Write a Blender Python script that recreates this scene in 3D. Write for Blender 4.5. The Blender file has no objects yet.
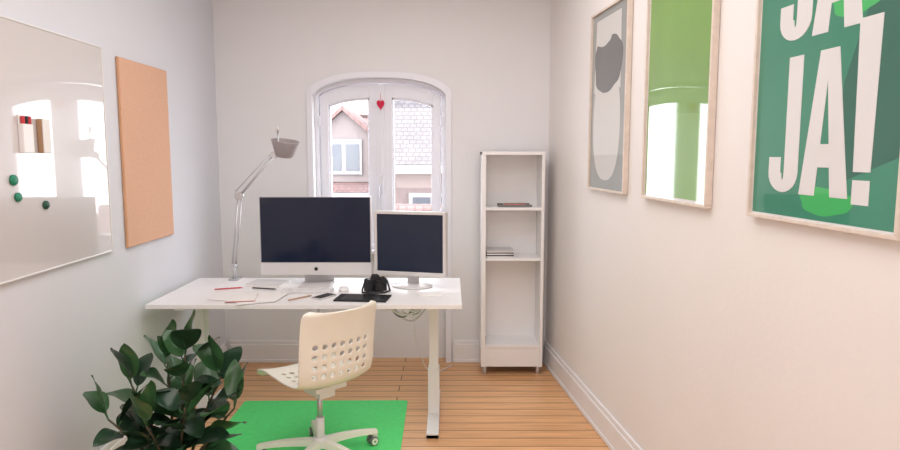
import bpy, bmesh, math, random
from mathutils import Vector, Matrix
random.seed(7)
scene = bpy.context.scene
scene.view_settings.view_transform = 'Standard'

# ---------------------------------------------------------------- materials
def lin(c):
    out = []
    for v in c:
        v = v/255.0
        out.append(v/12.92 if v <= 0.04045 else ((v+0.055)/1.055)**2.4)
    return (out[0], out[1], out[2], 1.0)

def mat(name, rgb, rough=0.5, metal=0.0, var=0.04, nscale=8.0, bump=0.0, coat=0.0, spec=0.5, bscale=None, cior=1.5):
    m = bpy.data.materials.new(name); m.use_nodes = True
    nt = m.node_tree; b = nt.nodes['Principled BSDF']
    b.inputs['Roughness'].default_value = rough
    b.inputs['Metallic'].default_value = metal
    b.inputs['Coat Weight'].default_value = coat
    b.inputs['Coat Roughness'].default_value = 0.03
    b.inputs['Coat IOR'].default_value = cior
    b.inputs['Specular IOR Level'].default_value = spec
    tc = nt.nodes.new('ShaderNodeTexCoord')
    n = nt.nodes.new('ShaderNodeTexNoise'); n.inputs['Scale'].default_value = nscale
    n.inputs['Detail'].default_value = 4
    nt.links.new(tc.outputs['Object'], n.inputs['Vector'])
    r = nt.nodes.new('ShaderNodeValToRGB')
    c = lin(rgb)
    r.color_ramp.elements[0].position = 0.3; r.color_ramp.elements[1].position = 0.7
    r.color_ramp.elements[0].color = tuple(max(0, x*(1-var)) for x in c[:3])+(1,)
    r.color_ramp.elements[1].color = tuple(min(1, x*(1+var)) for x in c[:3])+(1,)
    nt.links.new(n.outputs['Fac'], r.inputs['Fac'])
    nt.links.new(r.outputs['Color'], b.inputs['Base Color'])
    if bump > 0:
        n2 = nt.nodes.new('ShaderNodeTexNoise'); n2.inputs['Scale'].default_value = bscale or nscale*10
        nt.links.new(tc.outputs['Object'], n2.inputs['Vector'])
        bp = nt.nodes.new('ShaderNodeBump'); bp.inputs['Strength'].default_value = bump
        bp.inputs['Distance'].default_value = 0.005
        nt.links.new(n2.outputs['Fac'], bp.inputs['Height'])
        nt.links.new(bp.outputs['Normal'], b.inputs['Normal'])
    return m

def brick_mat(name, c1, c2, mortar, bw, rh, ms, rough=0.5, grain=True, rot=None, bump=0.3):
    m = bpy.data.materials.new(name); m.use_nodes = True
    nt = m.node_tree; b = nt.nodes['Principled BSDF']
    b.inputs['Roughness'].default_value = rough
    tc = nt.nodes.new('ShaderNodeTexCoord')
    mp = nt.nodes.new('ShaderNodeMapping')
    mp.inputs['Location'].default_value = (0.35, 0.03, 0)
    if rot: mp.inputs['Rotation'].default_value = rot
    nt.links.new(tc.outputs['Object'], mp.inputs['Vector'])
    br = nt.nodes.new('ShaderNodeTexBrick')
    br.inputs['Color1'].default_value = lin(c1); br.inputs['Color2'].default_value = lin(c2)
    br.inputs['Mortar'].default_value = lin(mortar)
    br.inputs['Scale'].default_value = 1.0
    br.inputs['Brick Width'].default_value = bw; br.inputs['Row Height'].default_value = rh
    br.inputs['Mortar Size'].default_value = ms; br.inputs['Mortar Smooth'].default_value = 0.3
    br.offset = 0.37; br.offset_frequency = 2
    nt.links.new(mp.outputs['Vector'], br.inputs['Vector'])
    col = br.outputs['Color']
    if grain:
        mp2 = nt.nodes.new('ShaderNodeMapping'); mp2.inputs['Scale'].default_value = (1.2, 22, 1)
        nt.links.new(tc.outputs['Object'], mp2.inputs['Vector'])
        n = nt.nodes.new('ShaderNodeTexNoise'); n.inputs['Scale'].default_value = 2.2; n.inputs['Detail'].default_value = 6
        nt.links.new(mp2.outputs['Vector'], n.inputs['Vector'])
        r = nt.nodes.new('ShaderNodeValToRGB')
        r.color_ramp.elements[0].position = 0.3; r.color_ramp.elements[0].color = (0.80, 0.76, 0.72, 1)
        r.color_ramp.elements[1].position = 0.65; r.color_ramp.elements[1].color = (1.06, 1.04, 1.0, 1)
        nt.links.new(n.outputs['Fac'], r.inputs['Fac'])
        mx = nt.nodes.new('ShaderNodeMixRGB'); mx.blend_type = 'MULTIPLY'; mx.inputs['Fac'].default_value = 1
        nt.links.new(col, mx.inputs['Color1']); nt.links.new(r.outputs['Color'], mx.inputs['Color2'])
        col = mx.outputs['Color']
    nt.links.new(col, b.inputs['Base Color'])
    inv = nt.nodes.new('ShaderNodeMath'); inv.operation = 'SUBTRACT'; inv.inputs[0].default_value = 1
    nt.links.new(br.outputs['Fac'], inv.inputs[1])
    bp = nt.nodes.new('ShaderNodeBump'); bp.inputs['Strength'].default_value = bump; bp.inputs['Distance'].default_value = 0.01
    nt.links.new(inv.outputs[0], bp.inputs['Height']); nt.links.new(bp.outputs['Normal'], b.inputs['Normal'])
    return m

def glass_mat(name):
    m = bpy.data.materials.new(name); m.use_nodes = True
    nt = m.node_tree; nt.nodes.clear()
    o = nt.nodes.new('ShaderNodeOutputMaterial'); mx = nt.nodes.new('ShaderNodeMixShader')
    t = nt.nodes.new('ShaderNodeBsdfTransparent'); g = nt.nodes.new('ShaderNodeBsdfGlossy')
    g.inputs['Roughness'].default_value = 0.02
    mx.inputs['Fac'].default_value = 0.05
    nt.links.new(t.outputs[0], mx.inputs[1]); nt.links.new(g.outputs[0], mx.inputs[2])
    nt.links.new(mx.outputs[0], o.inputs['Surface'])
    return m

M_wall_b = mat('plaster_back', (232, 231, 233), 0.85, var=0.015, nscale=1.5, bump=0.15, bscale=40)
M_wall_l = mat('plaster_left_cool_light', (220, 221, 228), 0.8, var=0.015, nscale=1.5, bump=0.15, bscale=40)  # cooler, dimmer light on this wall is put into its colour
M_wall_r = mat('plaster_right_warm_light', (236, 231, 228), 0.8, var=0.015, nscale=1.5, bump=0.15, bscale=40)  # warm light on this wall is put into its colour
M_ceil = mat('ceiling_paint', (240, 239, 238), 0.9, var=0.01)
M_trim = mat('trim_paint', (236, 234, 235), 0.45, var=0.01)
M_winp = mat('window_paint', (236, 236, 244), 0.35, var=0.01)
M_floor = brick_mat('pine_boards', (232, 184, 136), (220, 168, 120), (120, 80, 52), 3.4, 0.105, 0.004, 0.34)
M_glass = glass_mat('pane_glass')
M_white = mat('white_laminate', (240, 238, 238), 0.35, var=0.01)
M_whitemetal = mat('white_powdercoat', (234, 233, 233), 0.4, var=0.01)
M_alu = mat('brushed_aluminium', (200, 200, 204), 0.35, metal=0.8, var=0.03, nscale=40)
M_alul = mat('light_silver_plastic', (215, 212, 212), 0.4, metal=0.1, var=0.02)
M_screen = mat('screen_glass', (24, 32, 54), 0.12, var=0.05, spec=0.4)
M_screen2 = mat('screen_matte', (34, 42, 62), 0.3, var=0.05, spec=0.4)
M_black = mat('black_plastic', (18, 18, 22), 0.4, var=0.1)
M_blackr = mat('black_rubber', (26, 27, 34), 0.7, var=0.1)
M_caster = mat('grey_caster', (120, 118, 116), 0.5, var=0.05)
M_cream = mat('offwhite_plastic', (240, 237, 226), 0.42, var=0.02)
M_green = mat('green_mat', (88, 226, 124), 0.75, var=0.04, nscale=30, bump=0.3, bscale=400)
M_cork = mat('cork', (224, 178, 150), 0.9, var=0.05, nscale=90, bump=0.3, bscale=300)
M_corkedge = mat('board_edge', (205, 156, 120), 0.7)
M_wb = mat('whiteboard_enamel', (212, 207, 207), 0.3, var=0.005, coat=1.0, spec=0.5, cior=1.7)
M_wbframe = mat('whiteboard_frame', (228, 227, 227), 0.3)
M_oak = mat('oak_frame', (220, 206, 194), 0.5, var=0.08, nscale=25)
M_paper = mat('paper', (240, 238, 236), 0.8, var=0.02)
M_red = mat('red', (200, 50, 60), 0.5)
M_pink = mat('red_print', (214, 130, 128), 0.7)
M_heart = mat('red_felt', (205, 30, 70), 0.7)
M_gmag = mat('green_magnet', (20, 130, 100), 0.35)
M_dgmag = mat('dark_green_magnet', (10, 70, 50), 0.35)
M_wood = mat('beech', (176, 140, 108), 0.6, var=0.08)
M_leaf = mat('rubber_leaf', (34, 62, 42), 0.28, var=0.35, nscale=6)
M_leaf2 = mat('rubber_leaf_light', (52, 92, 54), 0.3, var=0.25, nscale=6)
M_stem = mat('plant_stem', (78, 70, 50), 0.7, var=0.2)
M_pot = mat('grey_ceramic', (120, 118, 116), 0.5, var=0.05)
M_soil = mat('soil', (52, 38, 28), 0.95, var=0.3, nscale=60, bump=1.0)
def pm(n, c, v=0.02): return mat(n, c, 0.5, var=v, nscale=3, coat=1.0, cior=1.6)
P_teal = pm('print_teal', (40, 130, 100), 0.06)
P_white = pm('print_white', (222, 220, 220))
P_dteal = pm('print_dark_teal', (22, 96, 76))
P_bright = pm('print_bright_green', (56, 180, 92))
P_olive = pm('print_olive_green', (114, 160, 66), 0.08)
P_reflect = pm('print_reflection_tint', (124, 168, 84), 0.06)  # reflection in the poster glass, painted as a paler green lower part
P_dgrey = pm('print_dark_grey', (84, 86, 86), 0.15)
P_cream = pm('print_offwhite', (210, 208, 204))
P_lgrey = pm('print_light_grey', (146, 149, 147))

# ---------------------------------------------------------------- mesh builder
class MB:
    def __init__(s, name, M=None):
        s.name = name; s.v = []; s.f = []; s.mi = []; s.sm = []; s.mats = []; s.M = M or Matrix()
    def idx(s, m):
        if m not in s.mats: s.mats.append(m)
        return s.mats.index(m)
    def add(s, vs, fs, m, smooth=False, T=None):
        o = len(s.v)
        for p in vs:
            p = Vector(p)
            s.v.append(T @ p if T else p)
        k = s.idx(m)
        for f in fs:
            s.f.append([i+o for i in f]); s.mi.append(k); s.sm.append(smooth)
    def box(s, lo, hi, m, T=None):
        x0, y0, z0 = lo; x1, y1, z1 = hi
        v = [(x0,y0,z0),(x1,y0,z0),(x1,y1,z0),(x0,y1,z0),(x0,y0,z1),(x1,y0,z1),(x1,y1,z1),(x0,y1,z1)]
        s.add(v, [(0,3,2,1),(4,5,6,7),(0,1,5,4),(1,2,6,5),(2,3,7,6),(3,0,4,7)], m, False, T)
    def tube(s, pts, r, m, seg=12, T=None, caps=True):
        pts = [Vector(p) for p in pts]; n = len(pts)
        rs = r if isinstance(r, (list, tuple)) else [r]*n
        vs = []; fs = []; prev = None
        for i, p in enumerate(pts):
            d = (pts[min(i+1, n-1)]-pts[max(i-1, 0)]).normalized()
            if prev is None:
                a = Vector((0,0,1)) if abs(d.z) < 0.9 else Vector((1,0,0))
                u = d.cross(a).normalized()
            else:
                u = (prev-d*prev.dot(d)).normalized()
            prev = u; w = d.cross(u)
            for k in range(seg):
                t = 2*math.pi*k/seg
                vs.append(p+(u*math.cos(t)+w*math.sin(t))*rs[i])
        for i in range(n-1):
            for k in range(seg):
                fs.append((i*seg+k, i*seg+(k+1)%seg, (i+1)*seg+(k+1)%seg, (i+1)*seg+k))
        s.add(vs, fs, m, True, T)
        if caps:
            o = len(s.v)-len(vs); kk = s.idx(m)
            s.f.append([o+k for k in range(seg)][::-1]); s.mi.append(kk); s.sm.append(False)
            s.f.append([o+(n-1)*seg+k for k in range(seg)]); s.mi.append(kk); s.sm.append(False)
    def lathe(s, prof, m, T=None, seg=32, sx=1, sy=1):
        vs = []; fs = []
        for (r, z) in prof:
            for k in range(seg):
                t = 2*math.pi*k/seg
                vs.append((r*math.cos(t)*sx, r*math.sin(t)*sy, z))
        for i in range(len(prof)-1):
            for k in range(seg):
                fs.append((i*seg+k, i*seg+(k+1)%seg, (i+1)*seg+(k+1)%seg, (i+1)*seg+k))
        fs.append(tuple(range(seg))[::-1]); fs.append(tuple((len(prof)-1)*seg+k for k in range(seg)))
        s.add(vs, fs, m, True, T)
    def prism(s, poly, y0, y1, m, T=None):
        n = len(poly)
        v = [(x, y0, z) for x, z in poly]+[(x, y1, z) for x, z in poly]
        f = [tuple(range(n)), tuple(range(n, 2*n))[::-1]]+[(i, i+n, (i+1)%n+n, (i+1)%n) for i in range(n)]
        s.add(v, f, m, False, T)
    def strip(s, x0, x1, zl, zh, y0, y1, m, n=1, cos=False):
        vs = []; fs = []
        for i in range(n+1):
            t = i/n
            if cos: t = 0.5-0.5*math.cos(math.pi*t)
            x = x0+(x1-x0)*t
            a = zl(x) if callable(zl) else zl; b = zh(x) if callable(zh) else zh
            vs += [(x,y0,a),(x,y0,b),(x,y1,a),(x,y1,b)]
        for i in range(n):
            o = 4*i; q = o+4
            fs += [(o,q,q+1,o+1),(o+2,o+3,q+3,q+2),(o+1,q+1,q+3,o+3),(o,o+2,q+2,q)]
        fs += [(0,1,3,2),(4*n,4*n+2,4*n+3,4*n+1)]
        s.add(vs, fs, m)
    def done(s, bevel=0, parent=None, solid=0, sub=0, autosm=True):
        me = bpy.data.meshes.new(s.name)
        me.from_pydata([tuple(p) for p in s.v], [], s.f)
        for m in s.mats: me.materials.append(m)
        for p, k, q in zip(me.polygons, s.mi, s.sm): p.material_index = k; p.use_smooth = q
        bm = bmesh.new(); bm.from_mesh(me); bmesh.ops.recalc_face_normals(bm, faces=bm.faces); bm.to_mesh(me); bm.free()
        ob = bpy.data.objects.new(s.name, me); scene.collection.objects.link(ob)
        ob.matrix_world = s.M
        if parent: ob.parent = parent
        if solid:
            md = ob.modifiers.new('solid', 'SOLIDIFY'); md.thickness = solid; md.offset = 0
        if bevel:
            md = ob.modifiers.new('bevel', 'BEVEL'); md.width = bevel; md.segments = 2; md.limit_method = 'ANGLE'; md.angle_limit = math.radians(40)
        if sub:
            md = ob.modifiers.new('sub', 'SUBSURF'); md.levels = sub; md.render_levels = sub
        return ob
def empty(name, M=None):
    e = bpy.data.objects.new(name, None); scene.collection.objects.link(e); e.empty_display_size = 0.1
    if M: e.matrix_world = M
    return e
def RZ(a): return Matrix.Rotation(math.radians(a), 4, 'Z')
def TR(x, y, z): return Matrix.Translation((x, y, z))

# ---------------------------------------------------------------- room frame
D = 4.9; H = 3.0
kr = 0.108; kl = 0.0154
nr = math.hypot(1, kr); nl = math.hypot(1, kl)
MR = Matrix(((kr/nr, 1/nr, 0, 0.74), (-1/nr, kr/nr, 0, D), (0, 0, 1, 0), (0, 0, 0, 1)))
ML = Matrix(((-kl/nl, -1/nl, 0, -1.6615), (1/nl, -kl/nl, 0, 0), (0, 0, 1, 0), (0, 0, 0, 1)))
def ur(y): return (D-y)*nr
def ul(y): return y*nl

WX0, WX1 = -1.022, -0.032; WC = (WX0+WX1)/2; WH = (WX1-WX0)/2
def arch(x, grow=0.0):
    t = min(1, abs(x-WC)/(WH+grow))
    return 2.03+grow*0.6+(0.138+grow*0.4)*(max(0, 1-t**2.5))**0.62

w = MB('wall_back')
w.box((-1.95, D, 0), (WX0, D+0.25, H), M_wall_b); w.box((WX1, D, 0), (1.0, D+0.25, H), M_wall_b)
w.strip(WX0, WX1, arch, H, D, D+0.25, M_wall_b, 48, True)
w.box((WX0, D+0.10, 0), (WX1, D+0.25, 0.85), M_wall_b)
w.done()
w = MB('wall_right', MR); w.box((-0.0, 0, 0), (6.45, 0.15, H), M_wall_r); w.done()
w = MB('wall_left', ML); w.box((-1.5, 0, 0), (D*nl, 0.15, H), M_wall_l); w.done()
w = MB('wall_front'); w.box((-1.8, -1.65, 0), (1.6, -1.5, H), M_wall_b); w.done()
w = MB('floor'); w.box((-2.0, -1.65, -0.1), (1.65, D+0.25, 0), M_floor); w.done()
w = MB('ceiling'); w.box((-2.0, -1.65, H), (1.65, D+0.25, H+0.1), M_ceil); w.done()

def baseboard(name, M, x0, x1, flip=-1):
    b = MB(name, M)
    b.box((x0, -0.022, 0.001), (x1, -0.001, 0.145), M_trim)
    b.box((x0, -0.015, 0.145), (x1, -0.001, 0.175), M_trim)
    b.box((x0, -0.030, 0.001), (x1, -0.022, 0.03), M_trim)
    b.done(0.004)
baseboard('baseboard_right', MR, 0.03, 6.36)
baseboard('baseboard_left', ML, -1.45, D-0.04)
baseboard('baseboard_back', TR(0, D, 0), -1.70, WX0-0.055)
baseboard('baseboard_back.001', TR(0, D, 0), WX1+0.055, 0.71)

# ---------------------------------------------------------------- window
w = MB('window_1')
y0, y1 = D+0.075, D+0.16
SILL = 0.86
FR = 0.03
def ain(x): return arch(x)-FR
w.strip(WX0+0.001, WX0+FR, SILL, lambda x: arch(x)-0.001, y0, y1, M_winp, 8)
w.strip(WX1-FR, WX1-0.001, SILL, lambda x: arch(x)-0.001, y0, y1, M_winp, 8)
w.strip(WX0+FR, WX1-FR, ain, lambda x: arch(x)-0.001, y0, y1, M_winp, 40)
w.box((WX0+FR, y0, SILL), (WX1-FR, y1, SILL+0.05), M_winp)
cy0, cy1 = D+0.1, D+0.15
for (a, b, ga, gb) in ((WX0+FR+0.006, WC-0.003, -0.925, -0.612), (WC+0.003, WX1-FR-0.006, -0.442, -0.129)):
    top = lambda x: ain(x)-0.006
    gt = lambda x: arch(x)-0.14
    w.strip(a, ga, SILL+0.055, top, cy0, cy1, M_winp, 6)
    w.strip(gb, b, SILL+0.055, top, cy0, cy1, M_winp, 6)
    w.strip(ga, gb, gt, top, cy0, cy1, M_winp, 16)
    w.strip(ga, gb, SILL+0.055, SILL+0.13, cy0, cy1, M_winp, 1)
    w.strip(ga, ga+0.014, SILL+0.13, gt, cy0+0.014, cy1-0.005, M_winp, 2)
    w.strip(gb-0.014, gb, SILL+0.13, gt, cy0+0.014, cy1-0.005, M_winp, 2)
    w.strip(ga, gb, lambda x: arch(x)-0.155, gt, cy0+0.014, cy1-0.005, M_winp, 16)
    w.strip(ga+0.002, gb-0.002, SILL+0.12, gt, cy0+0.028, cy0+0.032, M_glass, 12)
w.strip(WC-0.032, WC+0.032, SILL+0.06, lambda x: ain(x)-0.012, cy0-0.02, cy0, M_winp, 4)
w.strip(WC-0.012, WC+0.012, SILL+0.06, lambda x: ain(x)-0.012, cy0-0.03, cy0-0.02, M_winp, 1)
w.box((WC-0.012, cy0-0.045, 1.30), (WC+0.012, cy0-0.03, 1.44), M_alu)
w.tube([(WC, cy0-0.04, 1.37), (WC, cy0-0.075, 1.37), (WC, cy0-0.08, 1.27)], 0.008, M_alu)
for z in (1.15, 1.85):
    for x in (WX0+0.035, WX1-0.035):
        w.tube([(x, y0-0.006, z-0.04), (x, y0-0.006, z+0.04)], 0.008, M_winp)
w.done(0.004)
w = MB('trim_1')
g = 0.042
w.strip(WX0-g, WX0, 0.0, lambda x: arch(x, g), D-0.018, D-0.001, M_winp, 8)
w.strip(WX1, WX1+g, 0.0, lambda x: arch(x, g), D-0.018, D-0.001, M_winp, 8)
w.strip(WX0, WX1, arch, lambda x: arch(x, g), D-0.018, D-0.001, M_winp, 40, True)
w.done(0.004)
w = MB('window_sill'); w.box((WX0+0.002, D-0.02, 0.851), (WX1-0.002, D+0.073, 0.875), M_winp); w.done(0.005)
h = MB('heart_ornament')
pts = []
for i in range(40):
    t = 2*math.pi*i/40
    pts.append((0.0018*16*math.sin(t)**3, 0.0026*(13*math.cos(t)-5*math.cos(2*t)-2*math.cos(3*t)-math.cos(4*t))))
h.prism([(x+WC+0.005, z+1.975) for x, z in pts], cy0-0.046, cy0-0.031, M_heart)
h.tube([(WC+0.005, cy0-0.036, 1.99), (WC+0.005, cy0-0.033, 2.06)], 0.0015, M_heart, 6)
h.done(0.003)

# ---------------------------------------------------------------- houses outside
M_tile = brick_mat('roof_tiles_red', (122, 96, 94), (108, 86, 84), (80, 64, 63), 0.16, 0.13, 0.012, 0.85, grain=False, bump=0.4)
M_tile2 = brick_mat('roof_tiles_grey', (88, 84, 87), (76, 73, 77), (54, 51, 55), 0.16, 0.13, 0.012, 0.85, grain=False, bump=0.4)
M_fac = mat('facade_render', (120, 111, 111), 0.9, var=0.05)
M_fac2 = mat('facade_pink', (116, 102, 101), 0.9, var=0.05)
M_hwhite = mat('house_white_trim', (140, 139, 141), 0.6)
M_dglass = mat('dark_window_glass', (82, 86, 94), 0.15)
def house(name, x0, x1, yf, ze, zr, dr, tile, fac, dormers):
    e = empty(name)
    b = MB('facade'); b.box((x0, yf+0.3, -8), (x1, yf+2*dr, ze-0.1), fac)
    x = x0+0.8
    while x < x1-1.2:
        for z in (ze-2.3, ze-5.2):
            b.box((x-0.1, yf+0.22, z-0.1), (x+1.0, yf+0.3, z+1.6), M_hwhite)
            b.box((x, yf+0.2, z), (x+0.42, yf+0.24, z+1.5), M_dglass); b.box((x+0.48, yf+0.2, z), (x+0.9, yf+0.24, z+1.5), M_dglass)
        x += 2.1
    b.box((x0-0.1, yf-0.05, ze-0.22), (x1+0.1, yf+0.35, ze-0.02), M_hwhite)
    b.done(parent=e)
    L = math.hypot(zr-ze, dr); a = math.atan2(zr-ze, dr)
    for k in (0, 1):
        r = MB('roof_slope', TR(0, yf if k == 0 else yf+2*dr, ze) @ Matrix.Rotation(a if k == 0 else math.pi-a, 4, 'X'))
        r.box((x0, 0, -0.06), (x1, L, 0.0), tile); r.done(parent=e)
    r = MB('gable_walls')
    for x in (x0+0.05, x1-0.35):
        r.add([(x, yf+0.3, ze-0.1), (x, yf+2*dr-0.3, ze-0.1), (x, yf+dr, zr-0.15), (x+0.3, yf+0.3, ze-0.1), (x+0.3, yf+2*dr-0.3, ze-0.1), (x+0.3, yf+dr, zr-0.15)],
              [(0, 1, 2), (3, 5, 4), (0, 3, 4, 1), (1, 4, 5, 2), (2, 5, 3, 0)], fac)
    r.done(parent=e)
    r = MB('ridge'); r.tube([(x0, yf+dr, zr), (x1, yf+dr, zr)], 0.09, tile); r.done(parent=e)
    for (dx, zb, zt, hw) in dormers:
        yd = yf+(zb-ze)/(zr-ze)*dr-0.05
        d = MB('dormer')
        d.box((dx-hw, yd, zb), (dx+hw, yd+2.2, zt), fac)
        d.prism([(dx-hw, zt), (dx+hw, zt), (dx, zt+hw*0.85)], yd, yd+2.2, fac)
        for s in (-1, 1):
            d.prism([(dx+s*(hw+0.16), zt-0.14), (dx+s*(hw+0.16), zt-0.02), (dx, zt+hw*0.85+0.14), (dx, zt+hw*0.85+0.02)], yd-0.2, yd+2.2, tile)
        d.box((dx-hw*0.62, yd-0.06, zb+0.2), (dx+hw*0.62, yd, zt-0.08), M_hwhite)
        for s in (-1, 1):
            d.box((dx+s*hw*0.3-hw*0.23, yd-0.08, zb+0.3), (dx+s*hw*0.3+hw*0.23, yd-0.05, zt-0.2), M_dglass)
        d.done(parent=e)
    return e
house('neighbour_house', -5.0, -1.95, 17, 0.6, 2.75, 3.6, M_tile, M_fac, [(-2.82, 0.85, 2.05, 0.78)])
house('neighbour_house.001', -1.7, 1.6, 15.5, 1.35, 4.6, 2.6, M_tile2, M_fac2, [])
house('neighbour_house.002', -5, 3, 10.6, -0.6, 0.55, 1.9, M_tile, M_fac, [])
gd = MB('street_ground'); gd.box((-25, 5.3, -8.2), (25, 40, -8.0), mat('asphalt', (90, 89, 88), 0.9)); gd.done()

# ---------------------------------------------------------------- wall hung things
def pic(name, ya, yb, z0=1.40, z1=2.40):
    e = empty(name, MR @ TR(ur(yb), 0, z0))
    W = (yb-ya)*nr; Hh = z1-z0; fw = 0.012
    f = MB('frame', e.matrix_world.copy())
    f.box((0, -0.03, 0), (W, -0.002, fw), M_oak); f.box((0, -0.03, Hh-fw), (W, -0.002, Hh), M_oak)
    f.box((0, -0.03, fw), (fw, -0.002, Hh-fw), M_oak); f.box((W-fw, -0.03, fw), (W, -0.002, Hh-fw), M_oak)
    ob = f.done(0.002); ob.parent = e; ob.matrix_parent_inverse = e.matrix_world.inverted()
    p = MB('print', e.matrix_world.copy())
    return e, p, W, Hh, fw
def picdone(e, p):
    ob = p.done(); ob.parent = e; ob.matrix_parent_inverse = e.matrix_world.inverted()
def sheet(p, poly, lvl, m):
    p.prism(poly, -0.018-0.0003*lvl, -0.006, m)
def ell(cx, cz, rx, rz, n=36, pw=2.0, wob=0):
    o = []
    for i in range(n):
        t = 2*math.pi*i/n; c = math.cos(t); s = math.sin(t)
        k = 1+wob*math.sin(3*t+1)+wob*0.6*math.sin(7*t)
        o.append((cx+rx*k*math.copysign(abs(c)**(2/pw), c), cz+rz*k*math.copysign(abs(s)**(2/pw), s)))
    return o
e, p, W, Hh, fw = pic('framed_poster', 3.32, 3.89)
sheet(p, [(fw, fw), (W-fw, fw), (W-fw, Hh-fw), (fw, Hh-fw)], 0, P_lgrey)
sheet(p, ell(W*0.46, 0.37, W*0.37, 0.31, 40, 2.4), 1, P_cream)
sheet(p, [(W*0.10, 0.55), (W*0.82, 0.55), (W*0.80, 0.95), (W*0.14, 0.95)], 2, P_cream)
sheet(p, ell(W*0.47, 0.70, W*0.37, 0.15, 44, 2.6, 0.05), 3, P_dgrey)
sheet(p, ell(W*0.36, 0.86, W*0.22, 0.06, 36, 2.4, 0.04), 4, P_cream)
picdone(e, p)
e, p, W, Hh, fw = pic('framed_poster', 2.475, 3.087)
sheet(p, [(fw, fw), (W-fw, fw), (W-fw, Hh-fw), (fw, Hh-fw)], 0, P_white)
sheet(p, [(0.022, 0.022), (W-0.022, 0.022), (W-0.022, Hh-0.022), (0.022, Hh-0.022)], 1, P_olive)
sheet(p, [(0.022, 0.022), (W-0.022, 0.022), (W-0.022, 0.36), (0.022, 0.40)], 2, P_reflect)
picdone(e, p)
e, p, W, Hh, fw = pic('framed_poster', 1.55, 2.196)
sheet(p, [(fw, fw), (W-fw, fw), (W-fw, Hh-fw), (fw, Hh-fw)], 0, P_white)
sheet(p, [(0.018, 0.018), (W-0.018, 0.018), (W-0.018, Hh-0.018), (0.018, Hh-0.018)], 1, P_teal)
sheet(p, [(0.40, 0.12), (W-0.022, 0.20), (W-0.022, 0.62), (0.50, 0.60), (0.42, 0.4)], 2, P_dteal)
sheet(p, ell(0.37, 0.075, 0.11, 0.04, 36, 2.2, 0.06), 2, P_bright)
sheet(p, ell(0.45, 0.62, 0.10, 0.05, 36, 2.2, 0.06), 3, P_bright)
def letters(z0, h, lvl):
    def J(x, w):
        s = w*0.46
        sheet(p, [(x+w-s, z0+0.06), (x+w, z0+0.06), (x+w, z0+h), (x+w-s, z0+h)], lvl, P_white)
        o = []
        for i in range(13):
            t = -math.pi*i/12; o.append((x+w/2+w/2*math.cos(t), z0+0.062+0.06*math.sin(t)))
        for i in range(13):
            t = -math.pi+math.pi*i/12; o.append((x+w/2+(w/2-s)*math.cos(t)*1.0, z0+0.062+0.022*math.sin(t)))
        sheet(p, o, lvl+0.3, P_white)
        sheet(p, [(x, z0+0.06), (x+s*0.9, z0+0.06), (x+s*0.9, z0+0.11), (x, z0+0.11)], lvl, P_white)
    def A(x, w):
        s = w*0.34; c = x+w/2
        sheet(p, [(x, z0), (x+s, z0), (c-0.002, z0+h*0.80), (c-0.002, z0+h), (c-s*0.55, z0+h)], lvl, P_white)
        sheet(p, [(x+w-s, z0), (x+w, z0), (c+s*0.55, z0+h), (c-0.002, z0+h), (c-0.002, z0+h*0.80)], lvl+0.2, P_white)
        sheet(p, [(x+w*0.26, z0+h*0.20), (x+w*0.74, z0+h*0.20), (x+w*0.70, z0+h*0.36), (x+w*0.30, z0+h*0.36)], lvl+0.5, P_white)
    def E(x, w):
        sheet(p, [(x, z0+h*0.20), (x+w, z0+h*0.20), (x+w*1.15, z0+h*1.12), (x-w*0.15, z0+h*1.12)], lvl, P_white)
        sheet(p, [(x, z0), (x+w, z0), (x+w, z0+h*0.15), (x, z0+h*0.15)], lvl, P_white)
    return J, A, E
J, A, E = letters(0.088, 0.41, 5); J(0.10, 0.145); A(0.255, 0.205)
J, A, E = letters(0.075, 0.43, 5); E(0.475, 0.062)
J, A, E = letters(0.545, 0.38, 5); J(0.12, 0.15); A(0.275, 0.20)
picdone(e, p)

wb = MB('whiteboard', ML)
a, b = ul(1.72), ul(3.235); z0, z1 = 1.12, 2.125
wb.box((a+0.006, -0.016, z0+0.006), (b-0.006, -0.002, z1-0.006), M_wb)
for lo, hi in (((a, -0.02, z0), (b, -0.002, z0+0.008)), ((a, -0.02, z1-0.008), (b, -0.002, z1)), ((a, -0.02, z0), (a+0.008, -0.002, z1)), ((b-0.008, -0.02, z0), (b, -0.002, z1))):
    wb.box(lo, hi, M_wbframe)
wb.done(0.002)
ph = MB('pen_holder', ML @ TR(ul(2.59), -0.0165, 1.61))
ph.box((-0.032, -0.022, 0), (0.032, 0, 0.115), M_white)
ph.box((-0.032, -0.006, 0.1), (0.032, 0, 0.15), M_white)
for i, mm in enumerate((M_red, M_black, M_red)):
    ph.tube([(-0.02+0.02*i, -0.014, 0.10), (-0.02+0.02*i, -0.014, 0.145)], 0.0075, mm)
ph.done(0.003)
be = MB('whiteboard_eraser', ML @ TR(ul(2.70), -0.0165, 1.61))
be.box((-0.024, -0.022, 0), (0.024, 0, 0.14), M_wood); be.box((-0.024, -0.03, 0.0), (0.024, -0.022, 0.14), M_paper); be.done(0.004)
for (yy, zz, mm, rr) in ((2.505, 1.507, M_gmag, 0.021), (2.525, 1.44, M_gmag, 0.018), (2.70, 1.396, M_dgmag, 0.018)):
    mg = MB('magnet', ML @ TR(ul(yy), -0.0165, zz) @ Matrix.Rotation(math.radians(90), 4, 'X'))
    mg.lathe([(rr, 0), (rr, 0.007), (rr*0.85, 0.011), (rr*0.3, 0.012)], mm, seg=24); mg.done()
cb = MB('cork_board', ML); a, b = ul(3.40), ul(3.983)
cb.box((a, -0.02, 1.115), (b, -0.002, 2.10), M_cork)
cb.box((a-0.003, -0.014, 1.112), (b+0.003, -0.0025, 2.103), M_corkedge); cb.done(0.003)

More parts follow.
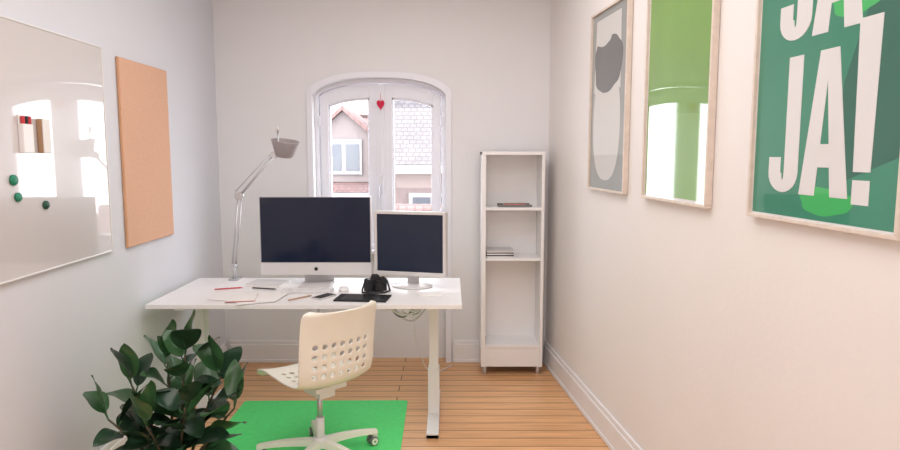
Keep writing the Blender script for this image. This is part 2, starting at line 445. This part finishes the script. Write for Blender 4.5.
# ---------------------------------------------------------------- desk
DZ = 0.78
dk = MB('desk')
dk.box((-1.68, 3.51, DZ-0.024), (0.066, 4.29, DZ), M_white)
for x in (-0.10, -1.52):
    dk.box((x-0.035, 3.53, 0.002), (x+0.035, 4.25, 0.022), M_whitemetal)
    dk.box((x-0.035, 3.53, 0.002), (x+0.035, 3.58, 0.03), M_whitemetal)
    dk.box((x-0.035, 3.84, 0.022), (x+0.035, 3.94, 0.30), M_whitemetal)
    dk.box((x-0.028, 3.847, 0.30), (x+0.028, 3.933, DZ-0.05), M_whitemetal)
    dk.box((x-0.03, 3.58, DZ-0.05), (x+0.03, 4.22, DZ-0.024), M_whitemetal)
dk.box((-1.49, 3.87, DZ-0.075), (-0.13, 3.91, DZ-0.03), M_whitemetal)
dk.box((-1.2, 4.02, DZ-0.13), (-0.22, 4.18, DZ-0.125), M_whitemetal)
dk.box((-1.2, 4.02, DZ-0.13), (-0.22, 4.025, DZ-0.085), M_whitemetal)
dk.box((-1.2, 4.175, DZ-0.13), (-0.22, 4.18, DZ-0.024), M_whitemetal)
for x in (-1.19, -0.72, -0.23): dk.box((x-0.004, 4.02, DZ-0.13), (x+0.004, 4.18, DZ-0.024), M_whitemetal)
dk.box((-0.50, 4.05, DZ-0.1245), (-0.25, 4.12, DZ-0.08), M_white)
for i in range(3): dk.tube([(-0.47+i*0.075, 4.085, DZ-0.081), (-0.47+i*0.075, 4.085, DZ-0.055)], 0.022, M_whitemetal)
for (xa, xb, dip, yy, mm, rr) in ((-0.42, -0.14, 0.08, 3.96, M_whitemetal, 0.007), (-0.38, -0.12, 0.13, 4.0, M_alul, 0.005), (-0.33, -0.13, 0.05, 3.95, M_whitemetal, 0.007), (-0.40, -0.2, 0.10, 3.98, M_caster, 0.005)):
    dk.tube([(xa+(xb-xa)*q/12, yy, DZ-0.09-dip*math.sin(math.pi*q/12)) for q in range(13)], rr, mm, 8)
dk.tube([(-0.24+0.06*math.cos(q*0.7), 3.97+0.01*math.sin(q), DZ-0.14+0.035*math.sin(q*0.7)) for q in range(30)], 0.005, M_whitemetal, 8)
dk.tube([(-0.27, 4.19, DZ-0.11), (-0.24, 4.22, 0.55), (-0.23, 4.26, 0.36), (-0.18, 4.36, 0.16), (-0.13, 4.52, 0.03), (-0.06, 4.68, 0.008), (0.02, 4.80, 0.008)], 0.004, M_whitemetal, 8)
dk.done(0.003)

im = MB('desktop_computer', TR(-0.846, 4.07, DZ))
im.box((-0.35, -0.012, 0.065), (0.35, 0.012, 0.560), M_alu)
im.box((-0.345, -0.015, 0.145), (0.345, -0.011, 0.556), M_screen)
im.box((-0.35, -0.016, 0.065), (0.35, -0.011, 0.142), M_alul)
im.lathe([(0.30, 0), (0.24, 0.018), (0.12, 0.04), (0.03, 0.05)], M_alu, T=TR(0, 0.012, 0.33) @ Matrix.Rotation(math.radians(-90), 4, 'X'), sx=1, sy=0.75)
im.lathe([(0.012, 0), (0.012, 0.0015)], M_black, T=TR(0, -0.016, 0.103) @ Matrix.Rotation(math.radians(90), 4, 'X'), seg=20)
im.box((-0.095, -0.11, 0.001), (0.095, 0.09, 0.008), M_alul)
im.prism([(-0.095, 0.0), (0.095, 0.0), (0.095, 0.16), (-0.095, 0.16)], 0, 0.006, M_alul, T=TR(0, 0.085, 0.005) @ Matrix.Rotation(math.radians(14), 4, 'X'))
im.box((-0.095, 0.04, 0.15), (0.095, 0.065, 0.28), M_alu)
im.done(0.003)
mo = MB('computer_monitor', TR(-0.245, 3.98, DZ) @ RZ(-14))
mw = 0.23
mo.box((-mw, -0.01, 0.075), (mw, 0.035, 0.475), M_alul)
fr = 0.018
mo.box((-mw, -0.022, 0.075), (mw, -0.01, 0.10), M_alul); mo.box((-mw, -0.022, 0.475-fr), (mw, -0.01, 0.475), M_alul)
mo.box((-mw, -0.022, 0.10), (-mw+fr, -0.01, 0.475-fr), M_alul); mo.box((mw-fr, -0.022, 0.10), (mw, -0.01, 0.475-fr), M_alul)
mo.box((-mw+fr, -0.014, 0.10), (mw-fr, -0.0095, 0.475-fr), M_screen2)
mo.box((-0.06, 0.035, 0.16), (0.06, 0.06, 0.36), M_alul)
mo.box((-0.035, 0.045, 0.015), (0.035, 0.07, 0.26), M_alul)
mo.lathe([(0.13, 0.001), (0.13, 0.008), (0.10, 0.016), (0.04, 0.022)], M_alul, T=TR(0, 0.03, 0), sy=0.75)
mo.done(0.003)

# ---------------------------------------------------------------- architect lamp
lp = MB('desk_lamp')
by = 4.22
lp.box((-1.45, by-0.03, DZ+0.001), (-1.39, by+0.065, DZ+0.01), M_alu)
lp.box((-1.45, 4.292, DZ-0.06), (-1.39, 4.30, DZ+0.01), M_alu)
lp.box((-1.45, by, DZ-0.06), (-1.39, 4.30, DZ-0.05), M_alu)
lp.tube([(-1.42, 4.25, DZ-0.05), (-1.42, 4.25, DZ-0.027)], 0.015, M_alu)
lp.tube([(-1.42, by, DZ+0.005), (-1.42, by, DZ+0.09)], 0.011, M_alu)
A0 = Vector((-1.42, by, DZ+0.09)); A1 = Vector((-1.365, by, 1.335)); A2 = Vector((-1.135, by, 1.60))
for off in (-0.012, 0.012):
    lp.tube([A0+Vector((off, 0, 0)), A1+Vector((off, 0, 0))], 0.005, M_alu)
lp.tube([A1+Vector((0, -0.005, 0)), A2], 0.008, M_alu)
lp.tube([A1+Vector((-0.03, 0.012, 0.03)), A2+Vector((-0.012, 0.0, 0.018))], 0.003, M_alu)
lp.tube([A1+Vector((-0.03, 0.0, -0.02)), A1+Vector((-0.03, 0.0, 0.04))], 0.004, M_alu)
for pnt, r in ((A0, 0.02), (A1, 0.024), (A2, 0.022)):
    lp.tube([pnt+Vector((0, -0.022, 0)), pnt+Vector((0, 0.022, 0))], r, M_alu, 20)
T = TR(-1.07, by, 1.595) @ Matrix.Rotation(math.radians(8), 4, 'Y') @ Matrix.Rotation(math.radians(8), 4, 'X')
M_shade = mat('grey_lamp_shade', (166, 158, 160), 0.4, metal=0.2, var=0.02)
lp.lathe([(0.045, -0.01), (0.056, 0.0), (0.088, 0.09), (0.09, 0.097), (0.084, 0.097), (0.05, 0.004), (0.005, 0.003)], M_shade, T=T, seg=36)
lp.lathe([(0.022, 0.004), (0.03, 0.04), (0.02, 0.075), (0.004, 0.085)], M_white, T=T, seg=20)
lp.tube([A2, Vector((-1.10, by, 1.595)), Vector((-1.075, by, 1.59))], 0.01, M_alu)
lp.tube([Vector((-1.105, by, 1.60)), Vector((-1.11, by+0.01, 1.75))], 0.005, M_alu)
lp.tube([Vector((-1.11, by+0.01, 1.75)), Vector((-1.11, by+0.01, 1.78))], 0.008, M_alul)
lp.done()

# ---------------------------------------------------------------- desk items
def item(name, x, y, a=0): return MB(name, TR(x, y, DZ+0.001) @ RZ(a))
k = item('keyboard', -0.86, 3.86, 2)
k.box((-0.15, -0.06, 0), (0.15, 0.055, 0.008), M_alul)
for r in range(5):
    for c in range(14): k.box((-0.143+c*0.0206, -0.054+r*0.021, 0.008), (-0.143+c*0.0206+0.017, -0.054+r*0.021+0.017, 0.011), M_white)
k.done()
pp = item('paper_stack', -1.17, 3.68, 0)
for i, (dx, dy, a) in enumerate(((0, 0, 8), (-0.08, 0.05, -14), (0.05, -0.03, 24), (0.1, 0.02, -6))):
    T = TR(dx, dy, 0.0015*i) @ RZ(a); pp.box((-0.105, -0.13, 0), (0.105, 0.13, 0.0012), M_paper, T)
T = TR(-0.02, -0.03, 0.007) @ RZ(12); pp.box((-0.08, -0.10, 0), (0.08, 0.10, 0.003), M_pink, T); pp.box((-0.079, -0.099, 0.003), (0.08, 0.099, 0.009), M_paper, T)
pp.done()
for (x, y, a, mm) in ((-1.36, 3.92, 20, M_red), (-1.14, 3.92, -15, M_black), (-0.86, 3.66, 50, M_wood)):
    q = MB('pencil', TR(x, y, DZ+0.006) @ RZ(a)); q.tube([(-0.08, 0, 0), (0.07, 0, 0), (0.085, 0, 0)], [0.004, 0.004, 0.001], mm, 8); q.done()
nb = item('notebook', -1.16, 4.07, -8); nb.box((-0.11, -0.08, 0), (0.11, 0.08, 0.012), M_paper); nb.box((-0.112, -0.082, 0.012), (0.112, 0.082, 0.015), M_alul); nb.done(0.001)
g = item('graphics_tablet', -0.50, 3.66, -6)
g.box((-0.15, -0.085, 0), (0.15, 0.085, 0.008), M_blackr); g.box((-0.115, -0.07, 0.008), (0.135, 0.07, 0.0088), M_black); g.done(0.003)
ms = item('computer_mouse', -0.645, 3.88, 10); ms.lathe([(0.03, 0), (0.032, 0.01), (0.026, 0.02), (0.01, 0.026)], M_white, sy=1.7); ms.done()
c = item('digital_camera', -0.45, 3.88, 24)
c.box((-0.062, -0.025, 0), (0.062, 0.03, 0.075), M_blackr)
c.box((-0.066, -0.045, 0.0), (-0.032, 0.03, 0.07), M_blackr)
c.prism([(-0.026, 0.075), (0.026, 0.075), (0.016, 0.098), (-0.016, 0.098)], -0.02, 0.028, M_blackr)
c.lathe([(0.034, 0), (0.034, 0.035), (0.031, 0.036), (0.031, 0.06), (0.026, 0.06), (0.022, 0.05)], M_black, T=TR(0.006, -0.025, 0.037) @ Matrix.Rotation(math.radians(90), 4, 'X'), seg=28)
c.lathe([(0.012, 0), (0.012, 0.008)], M_black, T=TR(0.045, 0, 0.075), seg=16)
c.lathe([(0.009, 0), (0.009, 0.008)], M_alu, T=TR(-0.045, -0.01, 0.07), seg=16)
c.tube([(-0.066, 0, 0.065), (-0.09, -0.02, 0.02), (-0.10, -0.05, 0.006), (-0.06, -0.09, 0.006), (0.02, -0.10, 0.006), (0.07, -0.06, 0.006), (0.07, 0, 0.06)], 0.006, M_black, 8)
c.done(0.003)
ph = item('smartphone', -0.73, 3.70, -30); ph.box((-0.035, -0.07, 0), (0.035, 0.07, 0.008), M_alul); ph.box((-0.032, -0.066, 0.008), (0.032, 0.066, 0.009), M_black); ph.done(0.002)
nt_ = item('notepad', -0.12, 3.76, 10); nt_.box((-0.07, -0.05, 0), (0.07, 0.05, 0.008), M_paper); nt_.done(0.001)

# ---------------------------------------------------------------- bookcase
bx0, bx1, by0, by1 = 0.225, 0.672, 4.60, 4.865
bc = MB('bookcase')
t = 0.022
bc.box((bx0, by0, 0.06), (bx0+t*1.4, by1, 1.62), M_white); bc.box((bx1-t, by0, 0.06), (bx1, by1, 1.62), M_white)
bc.box((bx0, by0-0.004, 1.62-t), (bx1, by1, 1.622), M_white)
bc.box((bx0+t, by1-0.008, 0.06), (bx1-t, by1, 1.6), M_white)
for z in (1.225, 0.86): bc.box((bx0+t, by0+0.012, z-0.02), (bx1-t, by1-0.008, z), M_white)
bc.box((bx0+t, by0+0.002, 0.20), (bx1-t, by1-0.008, 0.222), M_white)
bc.box((bx0+t, by0+0.006, 0.06), (bx1-t, by0+0.022, 0.20), M_white)
for x in (bx0+0.03, bx1-0.03):
    for y in (by0+0.03, by1-0.04): bc.tube([(x, y, 0.001), (x, y, 0.06)], 0.016, M_alu)
bc.done(0.002)
bk = MB('magazine_pile', TR(0.365, 4.745, 0.861))
for i, mm in enumerate((M_paper, M_blackr, M_paper, M_caster, M_alul)):
    bk.box((-0.10, -0.10, i*0.009), (0.10, 0.10, i*0.009+0.008), mm, RZ(random.uniform(-3, 3)))
bk.done()
bk = MB('pen_tray', TR(0.47, 4.735, 1.226)); bk.box((-0.12, -0.08, 0), (0.12, 0.08, 0.004), M_caster)
for s in (-0.08, 0.078): bk.box((-0.12, s-0.002, 0), (0.12, s+0.002, 0.016), M_caster)
for i in range(4): bk.tube([(-0.08, -0.05+i*0.03, 0.012), (0.08, -0.045+i*0.03, 0.012)], 0.008, [M_pink, M_black, M_wood, M_alul][i], 8)
bk.done()

# ---------------------------------------------------------------- floor mat
rg = MB('floor_mat', TR(-0.80, 3.50, 0) @ RZ(0.6))
n = []
for cx, cy, a0 in ((0.51, 0.575, 0), (-0.51, 0.575, 90), (-0.51, -0.575, 180), (0.51, -0.575, 270)):
    for i in range(6):
        a = math.radians(a0+18*i); n.append((cx+0.02*math.cos(a), cy+0.02*math.sin(a)))
rg.prism([(x, -y) for x, y in n], 0, 1, M_green)
rg.v = [Vector((p.x, -p.z, 0.0005+0.004*p.y)) for p in rg.v]
rg.done()

# ---------------------------------------------------------------- office chair
CH = TR(-0.68, 3.27, 0.0045) @ RZ(43)
ce = empty('office_chair', CH)
def child(mb, **k):
    mb.M = CH.copy(); ob = mb.done(**k); ob.parent = ce; ob.matrix_parent_inverse = CH.inverted(); return ob
prof = [(0.265, 0.43), (0.255, 0.452), (0.185, 0.468), (0.07, 0.457), (-0.05, 0.446), (-0.13, 0.448), (-0.18, 0.472), (-0.203, 0.53), (-0.213, 0.61), (-0.225, 0.70), (-0.242, 0.79), (-0.26, 0.85)]
cum = [0]
for i in range(1, len(prof)): cum.append(cum[-1]+math.dist(prof[i], prof[i-1]))
TL = cum[-1]
def P(sv):
    sv = max(0, min(TL, sv))
    for i in range(1, len(prof)):
        if sv <= cum[i]+1e-9: break
    u = (sv-cum[i-1])/(cum[i]-cum[i-1])
    g = lambda q: Vector(prof[max(0, min(len(prof)-1, q))])
    a, b, c_, d = g(i-2), g(i-1), g(i), g(i+1)
    return 0.5*((2*b)+(c_-a)*u+(2*a-5*b+4*c_-d)*u*u+(3*b-a-3*c_+d)*u**3)
def S(a, sv):
    b = sv/TL
    p = P(sv); p2 = P(min(TL, sv+0.01)); p1 = P(max(0, sv-0.01)); d = (p2-p1).normalized(); nrm = Vector((-d.y, d.x))
    if nrm.x < 0 and b > 0.6: nrm = -nrm
    if b <= 0.6 and nrm.y < 0: nrm = -nrm
    hw = 0.218-0.008*math.exp(-((b-0.52)/0.10)**2)
    edge = min(b, 1-b)*TL
    if edge < 0.05: hw -= 0.04*(1-math.sqrt(max(0, 1-(1-edge/0.05)**2)))
    lift = 0.030*abs(a)**2.6*(0.6+0.9*b)
    q = p+nrm*lift
    return Vector((a*hw, q.x, q.y))
sh = MB('seat_shell')
NC = 9; NRW = int(round(TL/(0.44/NC)))
ds = TL/NRW
for j in range(NRW):
    for i in range(NC):
        a0 = -1+2*i/NC; a1 = -1+2*(i+1)/NC; s0 = j*ds; s1 = (j+1)*ds
        mid = (j+0.5)/NRW
        hole = (1 <= i <= NC-2) and ((0.15 < mid < 0.42) or (0.60 < mid < 0.84))
        K = 4; per = []
        for q in range(K): per.append((a0+(a1-a0)*q/K, s0))
        for q in range(K): per.append((a1, s0+(s1-s0)*q/K))
        for q in range(K): per.append((a1-(a1-a0)*q/K, s1))
        for q in range(K): per.append((a0, s1-(s1-s0)*q/K))
        ca, cs = (a0+a1)/2, (s0+s1)/2
        vs = [S(*x) for x in per]; n = len(per); fs = []
        rr = 0.27 if hole else 0.2
        for x in per:
            th = math.atan2((x[1]-cs)/(s1-s0), (x[0]-ca)/(a1-a0))
            vs.append(S(ca+rr*(a1-a0)*math.cos(th), cs+rr*(s1-s0)*math.sin(th)))
        for q in range(n): fs.append((q, (q+1) % n, (q+1) % n+n, q+n))
        if not hole:
            vs.append(S(ca, cs))
            for q in range(n): fs.append((n+q, n+(q+1) % n, 2*n))
        sh.add(vs, fs, M_cream, True)
me_ob = child(sh)
bm = bmesh.new(); bm.from_mesh(me_ob.data); bmesh.ops.remove_doubles(bm, verts=bm.verts, dist=0.0004)
bmesh.ops.recalc_face_normals(bm, faces=bm.faces); bm.to_mesh(me_ob.data); bm.free()
md = me_ob.modifiers.new('solid', 'SOLIDIFY'); md.thickness = 0.009; md.offset = 0
md = me_ob.modifiers.new('bev', 'BEVEL'); md.width = 0.002; md.segments = 2; md.limit_method = 'ANGLE'; md.angle_limit = math.radians(50)
b = MB('mechanism')
b.box((-0.09, -0.12, 0.41), (0.09, 0.12, 0.435), M_whitemetal)
b.box((-0.045, -0.08, 0.36), (0.045, 0.08, 0.41), M_whitemetal)
b.tube([(0.04, 0.03, 0.39), (0.16, 0.04, 0.385), (0.20, 0.04, 0.38)], [0.006, 0.006, 0.012], M_whitemetal)
child(b, bevel=0.003)
b = MB('gas_column')
b.tube([(0, 0, 0.20), (0, 0, 0.38)], 0.014, M_alu, 20); b.tube([(0, 0, 0.085), (0, 0, 0.235)], 0.022, M_whitemetal, 24)
child(b)
b = MB('star_base'); b.lathe([(0.03, 0.07), (0.045, 0.08), (0.045, 0.115), (0.03, 0.13)], M_whitemetal)
for i in range(5):
    T = RZ(72*i+65)
    L = 0.335
    vs = []; fs = []
    for q in range(7):
        u = q/6; x = 0.03+u*(L-0.03); wv = 0.026-0.008*u; zt = 0.118-0.035*u*u; zb = zt-0.036+0.014*u
        vs += [(x, -wv, zb), (x, wv, zb), (x, wv*0.7, zt), (x, -wv*0.7, zt)]
    for q in range(6):
        o = 4*q
        for m_ in range(4): fs.append((o+m_, o+(m_+1) % 4, o+4+(m_+1) % 4, o+4+m_))
    fs += [(0, 1, 2, 3), (27, 26, 25, 24)]
    b.add(vs, fs, M_cream, False, T)
    b.tube([(L-0.012, 0, 0.045), (L-0.012, 0, 0.085)], 0.007, M_alu, 10, T)
    for s in (-1, 1):
        b.tube([(L-0.025, s*0.008, 0.026), (L-0.025, s*0.026, 0.026)], 0.025, M_caster, 22, T)
        b.tube([(L-0.025, s*0.0265, 0.026), (L-0.025, s*0.029, 0.026)], 0.019, M_cream, 14, T)
    b.tube([(L-0.025, -0.03, 0.026), (L-0.025, 0.03, 0.026)], 0.006, M_caster, 8, T)
    b.tube([(L-0.012, -0.012, 0.05), (L-0.012, 0.012, 0.05)], 0.014, M_cream, 12, T)
child(b, bevel=0.003)

# ---------------------------------------------------------------- rubber plant
PX, PY = -1.21, 2.74
pl = empty('rubber_plant', TR(PX, PY, 0))
def pchild(mb):
    mb.M = TR(PX, PY, 0); ob = mb.done(); ob.parent = pl; ob.matrix_parent_inverse = TR(PX, PY, 0).inverted()
b = MB('pot'); b.lathe([(0.085, 0.001), (0.10, 0.01), (0.132, 0.22), (0.135, 0.235), (0.122, 0.235), (0.12, 0.20), (0.02, 0.20)], M_pot, seg=40); pchild(b)
b = MB('soil'); b.lathe([(0.118, 0.195), (0.118, 0.205), (0.05, 0.215), (0.005, 0.217)], M_soil); pchild(b)
lf = MB('leaves'); st = MB('stems')
def leaf(base, az, el, L, W, droop, m, roll=0):
    d = Vector((math.cos(az)*math.cos(el), math.sin(az)*math.cos(el), math.sin(el)))
    side = Vector((-math.sin(az), math.cos(az), 0)); up = side.cross(d)*-1
    if up.z < 0: up = -up
    side = side*math.cos(roll)+up*math.sin(roll); up = d.cross(side)
    if up.z < 0: up = -up
    vs = []; fs = []; n = 12
    st.tube([base, base+d*0.035], 0.0032, M_leaf2, 6)
    o = base+d*0.03
    for i in range(n+1):
        u = i/n
        wv = W*(math.sin(math.pi*min(1, u**0.85))**0.65 if 0 < u < 1 else 0.02)
        c_ = o+d*(L*u)+Vector((0, 0, -droop*L*u*u))
        for a in (-1, -0.5, 0, 0.5, 1):
            vs.append(c_+side*(wv*a)+up*(abs(a)**1.3*wv*0.25+0.004*math.sin(9*u+3*a)))
    for i in range(n):
        for k_ in range(4):
            o_ = i*5+k_; fs.append((o_, o_+1, o_+6, o_+5))
    lf.add(vs, fs, m, True)
stems = [(0.05, 0.02, 0.66), (-0.17, 0.0, 0.50), (0.18, 0.06, 0.52), (-0.07, 0.12, 0.58), (0.10, -0.12, 0.44), (-0.22, -0.10, 0.36), (0.26, -0.02, 0.38), (-0.04, -0.16, 0.36)]
az = 0.3
for (tx, ty, hh) in stems:
    b0 = Vector((tx*0.25, ty*0.25, 0.205))
    path = []
    for q in range(9):
        u = q/8; path.append(b0+Vector((tx*0.8*u**1.3, ty*0.8*u**1.3, hh*u*0.80)))
    st.tube(path, [0.008-0.004*q/8 for q in range(9)], M_stem, 8)
    nl_ = int(hh/0.050)
    for k_ in range(nl_):
        u = 0.18+0.82*k_/(nl_-1)
        pt = path[min(8, int(u*8))].lerp(path[min(8, int(u*8)+1)], u*8-int(u*8)) if u < 1 else path[8]
        az += 2.4+random.uniform(-0.3, 0.3)
        el = math.radians(8+54*u**1.8+random.uniform(-14, 14))
        L = random.uniform(0.18, 0.25)*(1.05-0.15*u)
        wx = PX+pt.x+math.cos(az)*math.cos(el)*(L+0.03)
        if wx < -1.64: L = max(0.08, L-(-1.64-wx)/max(0.3, abs(math.cos(az)*math.cos(el))))
        leaf(pt, az, el, L, L*random.uniform(0.24, 0.30), random.uniform(0.1, 0.4), M_leaf if random.random() < 0.75 else M_leaf2, random.uniform(-0.6, 0.6))
    leaf(path[8], az+1, math.radians(76), 0.18, 0.042, 0.0, M_leaf2)
pchild(st); pchild(lf)

# ---------------------------------------------------------------- lights
cl = MB('added_lamp_fitting', TR(-0.2, 1.3, 0)); cl.lathe([(0.22, 2.999), (0.22, 2.97), (0.20, 2.945), (0.05, 2.93), (0.005, 2.93)], M_white, seg=40); cl.done()  # unseen fitting, added to go with the overhead fill; gives no light
def area(name, loc, rot, sx, sy, e, col):
    l = bpy.data.lights.new(name, 'AREA'); l.shape = 'RECTANGLE'; l.size = sx; l.size_y = sy; l.energy = e; l.color = col
    o = bpy.data.objects.new(name, l); scene.collection.objects.link(o); o.location = loc; o.rotation_euler = rot; return o
area('ceiling_fill', (-0.2, 2.0, 2.88), (0, 0, 0), 1.6, 3.8, 50, (1.0, 0.97, 0.965))  # added overhead fill for the room, far larger than the fitting
area('front_fill', (-0.1, -1.45, 1.7), (math.radians(90), 0, 0), 1.8, 1.4, 27, (1.0, 0.91, 0.85))  # added warm fill behind the camera; the front wall has no opening
pt = area('window_portal', (WC, D+0.2, 1.5), (math.radians(-90), 0, 0), 1.0, 1.4, 1, (1, 1, 1))
pt.data.cycles.is_portal = True

wd = bpy.data.worlds.new('World'); scene.world = wd; wd.use_nodes = True
bg = wd.node_tree.nodes['Background']; bg.inputs['Color'].default_value = (0.93, 0.96, 1.0, 1); bg.inputs['Strength'].default_value = 9.0

cam = bpy.data.cameras.new('camera'); co = bpy.data.objects.new('camera', cam); scene.collection.objects.link(co)
co.location = (0, 0, 1.61); co.rotation_euler = (math.radians(90-6.3), 0, 0)
cam.lens = 26; cam.sensor_width = 36; cam.clip_start = 0.05
scene.camera = co
